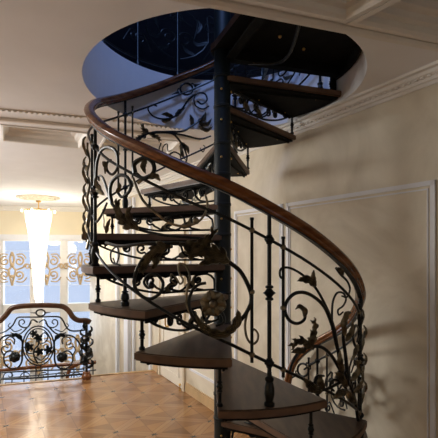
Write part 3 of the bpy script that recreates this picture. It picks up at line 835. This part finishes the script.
# baseboard
bm = NEW(); zb0 = FLOOR
sJ0, sJ1 = wall_s(158.5), wall_s(186.5)
sEnd = (eR-Vector((0, 0, 0))).dot(WD)
for s0, s1 in ((-4.4, sJ1), (sJ0, E4.dot(WD)+.05)):
    box(bm, W((s0+s1)/2, FLOOR+.06, .0125), WD, WN, EZ, abs(s1-s0), .025, .12); box(bm, W((s0+s1)/2, FLOOR+.13, .008), WD, WN, EZ, abs(s1-s0), .016, .02)
struct('baseboard_right', bm, 'base')
# door in the right wall
sa, sb = wall_s(161.5), wall_s(184); DH = FLOOR+2.3
bm = NEW(); wbox(bm, sb, sa, FLOOR+.01, DH, .02)
for z0, z1 in ((FLOOR+.15, FLOOR+.85), (FLOOR+1.0, FLOOR+2.15)):
    for s0, s1, y0, y1 in ((sb+.12, sa-.12, z1-.02, z1), (sb+.12, sa-.12, z0, z0+.02), (sb+.12, sb+.14, z0, z1), (sa-.14, sa-.12, z0, z1)): wbox(bm, s0, s1, y0, y1, .032)
door = struct('door_1', bm, 'doorp')
bm = NEW(); hx = wall_s(169.5); hzz = FLOOR+.98
q = lambda s, z, o: W(s, z, o)
tube(bm, catmull([q(hx, hzz-.12, .02), q(hx, hzz-.10, .07), q(hx, hzz+.02, .075), q(hx-.02, hzz+.10, .07), q(hx-.08, hzz+.08, .06)], 4), .013, 6)
box(bm, W(hx, hzz, .026), WD, WN, EZ, .05, .012, .3)
obj('door_handle', bm, 'gold', door, label='brass door handle')
bm = NEW(); wbox(bm, sa, sa+.07, FLOOR, DH+.07, .04); wbox(bm, sb-.07, sb, FLOOR, DH+.07, .04); wbox(bm, sb, sa, DH, DH+.07, .04)
struct('trim_17', bm, 'jamb')
# pilasters of the wall beyond the landing
for i, (xa, xb, th) in enumerate(((118, 119.5, .06), (127, 131, .07), (134, 135.5, .04), (150, 152, .03))):
    bm = NEW(); s0, s1 = wall_s(xb), wall_s(xa); box(bm, W((s0+s1)/2, (DN+CEIL-.15)/2, th/2), WD, WN, EZ, abs(s1-s0), th, CEIL-.15-DN); struct('trim_%d' % (18+i), bm, 'trim')
# brass stop by the door
p = W(wall_s(183.5), 0, .06)
bm = NEW(); lathe(bm, (p.x, p.y, FLOOR), [(.022, 0), (.022, .008), (.009, .015), (.008, .06), (.018, .07), (.02, .085), (.01, .1)], 12)
thingmesh('door_stop', bm, 'gold', 'small brass door stop on the parquet beside the cream door', 'door stop')

# ------------------------------------------------------------------ upstairs room
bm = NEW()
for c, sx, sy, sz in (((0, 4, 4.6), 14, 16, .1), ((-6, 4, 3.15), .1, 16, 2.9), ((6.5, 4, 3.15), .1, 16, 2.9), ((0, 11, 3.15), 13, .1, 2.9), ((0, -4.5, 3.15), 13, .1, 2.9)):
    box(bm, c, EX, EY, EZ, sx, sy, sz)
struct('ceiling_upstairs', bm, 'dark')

# ------------------------------------------------------------------ balcony railing at the landing edge
rd = (E2-E1).normalized(); rn = Vector((rd.y, -rd.x, 0))
pE = plane_pt(87, 380, FLOOR); pW_ = E1
def rail_pt(x, y, off=.06):
    """pixel -> point on the vertical plane of the balcony railing"""
    o = E2 + rn*off*1.0; k = (x-CX)/FP
    # (kY, Y) = o + rd*s
    Y = (o.x*rd.y - o.y*rd.x)/(k*rd.y - rd.x)
    return Vector((k*Y, Y, -(y-CY)/FP*Y))
o_b = rail_pt(30, 385)
bal = empty('balcony_railing', (o_b.x, o_b.y, FLOOR), 'wrought iron balcony railing with arched wooden handrail and oval medallion at the landing edge', 'railing')
pb = [rail_pt(x, y) for x, y in ((-62, 312), (-50, 308), (-35, 307), (-22, 309), (-12, 317), (-5, 321), (1, 321), (7, 315), (12, 309), (20, 307), (35, 306), (50, 306), (62, 307), (68, 311), (73, 318), (79, 321), (86, 321), (90, 323))]
bm = NEW(); sweep(bm, catmull(pb, 4), [(a*1.15, b*1.3) for a, b in prof], up=EZ); obj('handrail', bm, 'darkwood', bal, label='dark wooden handrail with a raised middle')
def bs(P, r=.011, r1=None, name='scroll', m='iron'):
    r *= 1.35; r1 = r1 and r1*1.35
    bm = NEW(); tube(bm, catmull([rail_pt(x, y) for x, y in P], 3), r, 6, r1); return obj(name, bm, m, bal)
bs([(-30, 379), (0, 379), (30, 378), (84, 374)], .012, name='lower_rail')
bs([(-30, 373), (0, 372.5), (30, 371), (84, 369)], .009, name='lower_rail')
bs([(0, 333), (6, 331), (13, 325), (17, 318), (24, 317), (38, 317), (56, 316.5), (62, 319), (67, 328), (73, 331), (85, 330)], .010, name='upper_rail')
def zoomp(P): return [(x/4.38, 295+y/4.38) for x, y in P]       # traced at 4.38x
def ell(cx, cy, a, b, n=28): return [(cx+a*math.cos(2*PI*k/n), cy+b*math.sin(2*PI*k/n)) for k in range(n+1)]
bm = NEW(); tube(bm, [rail_pt(*p) for p in zoomp(ell(168, 222, 68, 86))], .011, 6); ov = obj('oval_frame', bm, 'iron', bal)
bm = NEW(); tube(bm, [rail_pt(*p) for p in zoomp(ell(168, 222, 57, 75))], .009, 6); obj('inner_ring', bm, 'iron', ov)
bm = NEW(); tube(bm, [rail_pt(*p) for p in zoomp(ell(168, 319, 12, 13, 14))], .009, 6); obj('ring', bm, 'iron', ov)
bs(zoomp([(165, 300), (150, 270), (150, 240), (170, 215), (165, 185), (150, 170), (160, 155)]), .010)
bs(zoomp([(175, 215), (200, 205), (210, 180), (195, 165), (180, 175)]), .008)
bs(zoomp([(150, 255), (125, 255), (112, 235), (120, 205)]), .008)
bs(zoomp([(155, 270), (180, 285), (205, 260), (215, 240)]), .008)
for x, y, r in ((148, 170, .05), (168, 188, .06), (128, 228, .065), (172, 248, .06), (212, 240, .065)):
    c = rail_pt(x/4.38, 295+y/4.38, .085); bm = NEW()
    for k in range(5):
        a = 2*PI*k/5+.6; d = rd*math.cos(a)+EZ*math.sin(a); leaf(bm, [c, c+d*r*.6, c+d*r*1.25], r*.5, lambda p: rn, 2)
    obj('vine_leaf', bm, 'iron', ov)
# ring with arrows at the top
bs(zoomp(ell(178, 78, 20, 14, 14)), .009, name='ring_ornament')
bs(zoomp([(158, 78), (132, 78)]), .010, .003, 'spear'); bs(zoomp([(198, 78), (222, 76)]), .010, .003, 'spear')
for sx in (1, -1):
    m = lambda P: [(168+(x-168)*sx if sx < 0 else x, y) for x, y in P]
    bs(zoomp(m([(200, 120), (215, 140), (235, 142), (252, 130), (250, 112), (235, 108), (228, 120), (238, 128)])), .010, .007)
    bs(zoomp(m([(170, 120), (195, 108), (212, 140)])), .010, .008)
    bs(zoomp(m([(215, 140), (240, 165), (262, 172), (290, 165)])), .010, .008)
    bs(zoomp(m([(240, 250), (238, 205), (255, 180), (290, 175), (325, 185), (352, 220), (360, 260), (352, 300)])), .011, .009)
    bs(zoomp(m([(240, 250), (240, 290), (258, 318), (290, 322), (315, 300), (318, 265), (300, 245), (275, 250)])), .011, .008)
    bs(zoomp(m([(275, 215), (272, 195), (290, 182), (310, 195), (308, 215), (293, 218), (290, 206)])), .008, .006)
    bs(zoomp(m([(318, 265), (330, 240), (320, 225), (300, 232)])), .008, .006)
    bs(zoomp(m([(240, 150), (270, 160), (285, 150), (300, 135), (290, 122)])), .007, .005)
    c = rail_pt(*zoomp(m([(272, 272)]))[0], .085); bm = NEW(); flower(bm, c, rn, .085, 7); ball(bm, c, .06, (1, 1, 1)); obj('iron_rose', bm, 'iron', bal)
    bm = NEW(); pth = [rail_pt(*p, .08) for p in zoomp(m([(262, 172), (248, 185), (240, 205)]))]; leaf(bm, pth, .035, lambda p: rn, 3); obj('acanthus_leaf', bm, 'iron', bal)
    bm = NEW(); pth = [rail_pt(*p, .08) for p in zoomp(m([(285, 180), (265, 175), (252, 195)]))]; leaf(bm, pth, .035, lambda p: rn, 3); obj('acanthus_leaf', bm, 'iron', bal)
for x0 in (10, 27, 45, 62, 78):                                   # small scrolls under the panel
    bs([(x0-7, 378), (x0-5, 373.5), (x0, 372.5), (x0+3, 375.5), (x0, 377), (x0-2, 375.5)], .006, .004)
# leafy end post
pp = rail_pt(86.5, 381); zt_ = rail_pt(86.5, 322).z
bm = NEW(); lathe(bm, (pp.x, pp.y, 0), [(.022, FLOOR+.1), (.022, zt_)], 10); po = obj('newel_post', bm, 'iron', bal)
bm = NEW(); lathe(bm, (pp.x, pp.y, FLOOR), [(.06, 0), (.08, .03), (.078, .07), (.055, .10), (.062, .115), (.05, .13)], 14); obj('wooden_foot', bm, 'railwood', po, label='reddish wooden foot')
for k in range(16):
    a = k*2.4; z = FLOOR+.2+k*(zt_-FLOOR-.25)/16; d = Vector((math.cos(a), math.sin(a), 0)); c = Vector((pp.x, pp.y, z))
    bm = NEW(); w = .062-.0016*k
    leaf(bm, [c, c+d*.05+EZ*.02, c+d*.085+EZ*.07, c+d*.06+EZ*.12], w, lambda p, d=d: d, 3); obj('acanthus_leaf', bm, 'iron', po)

# ------------------------------------------------------------------ handrail of the flight in the stairwell
def sw(x, y, Y=7.6): return Vector(((x-CX)/FP*Y, Y, -(y-CY)/FP*Y))
h0 = sw(30, 372)
lr = empty('stairwell_railing', (h0.x, h0.y, h0.z-.9), 'reddish handrail with thin bars seen low behind the balcony railing', 'railing')
bm = NEW(); sweep(bm, catmull([sw(-60, 378), sw(0, 371), (sw(50, 366)), sw(96, 362.5)], 5), [(a*1.1, b*1.1) for a, b in prof], up=EZ); obj('handrail', bm, 'railwood', lr)
bm = NEW(); sweep(bm, catmull([sw(78, 364), sw(71, 368), sw(68, 375), sw(68, 385)], 5), prof, up=-EY); obj('handrail_turn', bm, 'railwood', lr)
bm = NEW(); tube(bm, [sw(-60, 384), sw(96, 370)], .012); obj('upper_rail', bm, 'iron', lr)
for x in (0, 12, 24, 36, 48, 62, 74, 84, 93):
    a = sw(x, 370-x*.07); bm = NEW(); lathe(bm, (a.x, a.y, a.z), [(.011, -.95), (.011, -.02)], 8); obj('baluster_rod', bm, 'iron', lr)
bm = NEW(); tube(bm, [sw(-60, 384)-EZ*.9, sw(96, 370)-EZ*.8], .012); obj('lower_rail', bm, 'iron', lr)

# ------------------------------------------------------------------ chandelier and medallion
mc = plane_pt(38.5, 197.3, CEIL)
bm = NEW(); lathe(bm, (mc.x, mc.y, CEIL), [(.46, 0), (.46, -.015), (.42, -.03), (.40, -.018), (.33, -.02), (.30, -.04), (.22, -.035), (.18, -.06), (.06, -.07), (.05, -.08)], 40)
for k in range(20):
    a = 2*PI*k/20; ball(bm, (mc.x+.37*math.cos(a), mc.y+.37*math.sin(a), CEIL-.02), .035, (1, 1, .5))
    ball(bm, (mc.x+.26*math.cos(a), mc.y+.26*math.sin(a), CEIL-.035), .03, (1, 1, .5))
thingmesh('ceiling_medallion', bm, 'medal', 'round carved plaster medallion on the ceiling above the chandelier', 'medallion')
ch = empty('chandelier', (mc.x, mc.y, -1.05), 'long brightly lit crystal chandelier hanging in front of the windows', 'chandelier')
bm = NEW(); lathe(bm, (mc.x, mc.y, 0), [(.012, .95), (.012, CEIL-.12), (.05, CEIL-.11), (.06, CEIL-.08)], 12); obj('stem', bm, 'gold', ch)
TR = .27; zr_ = .93
bm = NEW(); tube(bm, [(mc.x+TR*math.cos(2*PI*k/32), mc.y+TR*math.sin(2*PI*k/32), zr_) for k in range(33)], .014, 6)
for k in range(4):
    a = PI*k/2; tube(bm, [(mc.x, mc.y, zr_+.04), (mc.x+TR*math.cos(a), mc.y+TR*math.sin(a), zr_)], .008)
obj('brass_hoop', bm, 'gold', ch)
def crad(t): return TR*(1-.12*math.sin(PI*t)) * (1 if t < .1 else 1-.72*((t-.1)/.9)**.8)
bm = NEW()
for ringi, n in ((1, 22), (.62, 14)):
    for k in range(n):
        a = 2*PI*k/n
        for j in range(46):
            t = j/45; z = zr_-.03-t*(1.93 if ringi == 1 else 2.02); r = crad(t)*ringi
            s = .019
            c = Vector((mc.x+r*math.cos(a), mc.y+r*math.sin(a), z))
            vs = [bm.verts.new(c+v) for v in (EX*s, EY*s, -EX*s, -EY*s, EZ*s*1.2, -EZ*s*1.2)]
            for f in ((0, 1, 4), (1, 2, 4), (2, 3, 4), (3, 0, 4), (1, 0, 5), (2, 1, 5), (3, 2, 5), (0, 3, 5)): bm.faces.new([vs[i] for i in f])
cr = obj('crystal_strand', bm, 'crystal', ch, False, 'stuff')
for k in range(6):
    a = 2*PI*(k+.5)/6; p = Vector((mc.x+.34*math.cos(a), mc.y+.34*math.sin(a), zr_-.02))
    bm = NEW(); ball(bm, p, .022, (1, 1, 1.4), 10, 8); obj('bulb', bm, 'bulb', ch)

# ------------------------------------------------------------------ lights
def light(kind, loc, power, col, size=.1, rot=None, name='lamp', sy=None):
    l = bpy.data.lights.new(name, kind); l.energy = power; l.color = col
    if kind == 'AREA':
        l.size = size
        if sy: l.shape = 'RECTANGLE'; l.size_y = sy
    else: l.shadow_soft_size = size
    o = bpy.data.objects.new(name, l); C.objects.link(o); o.location = Vector(loc)+EZ*EYE
    if rot: o.rotation_euler = rot
    return o
WARM = (1, .88, .70)
for k in range(3):
    a = 2*PI*k/3+.4; light('POINT', (mc.x+.42*math.cos(a), mc.y+.42*math.sin(a), .42), 13, WARM, .12, name='chandelier_bulb_light')
for z in (0.1, -.5): light('POINT', (mc.x+.1, mc.y-.42, z), 12, WARM, .2, name='chandelier_bulb_light')
# added lamp, out of view left of the stair, to brighten the right wall
light('POINT', (-4.1, 3.7, .85), 265, (1, .965, .92), .55, name='added_side_lamp')
# daylight through the windows
def aim(loc, to): return (Vector(to)-Vector(loc)).to_track_quat('-Z', 'Y').to_euler()
wl = F(2.4, (zt+zb)/2+.6, -.6); light('AREA', wl, 130, (.72, .84, 1), 4.2, aim(wl, wl+FN), 'window_daylight', 3.4)
# daylight of the upper floor
ul = Vector((0, 2.0, 4.2)); light('AREA', ul, 40, (.28, .45, 1), .9, aim(ul, (.35, 3.6, 1.2)), 'upstairs_daylight')

w = bpy.data.worlds.new('sky'); bpy.context.scene.world = w; w.use_nodes = True
nt = w.node_tree; bg = nt.nodes['Background']; bg.inputs[0].default_value = (.46, .56, .76, 1); bg.inputs[1].default_value = 1.0

# ------------------------------------------------------------------ camera
for o in TOP: o.location.z += EYE
cam = bpy.data.cameras.new('camera'); co = bpy.data.objects.new('camera', cam); C.objects.link(co)
co.location = (0, 0, EYE); co.rotation_euler = (PI/2, 0, 0)
cam.sensor_width = 36; cam.lens = FP/438*36; cam.shift_x = (219-CX)/438; cam.shift_y = (CY-219)/438
cam.clip_start = .02
sc = bpy.context.scene; sc.camera = co
vs = sc.view_settings; vs.view_transform = 'Standard'; vs.look = 'None'; vs.gamma = 1; vs.exposure = .42; vs.use_curve_mapping = False
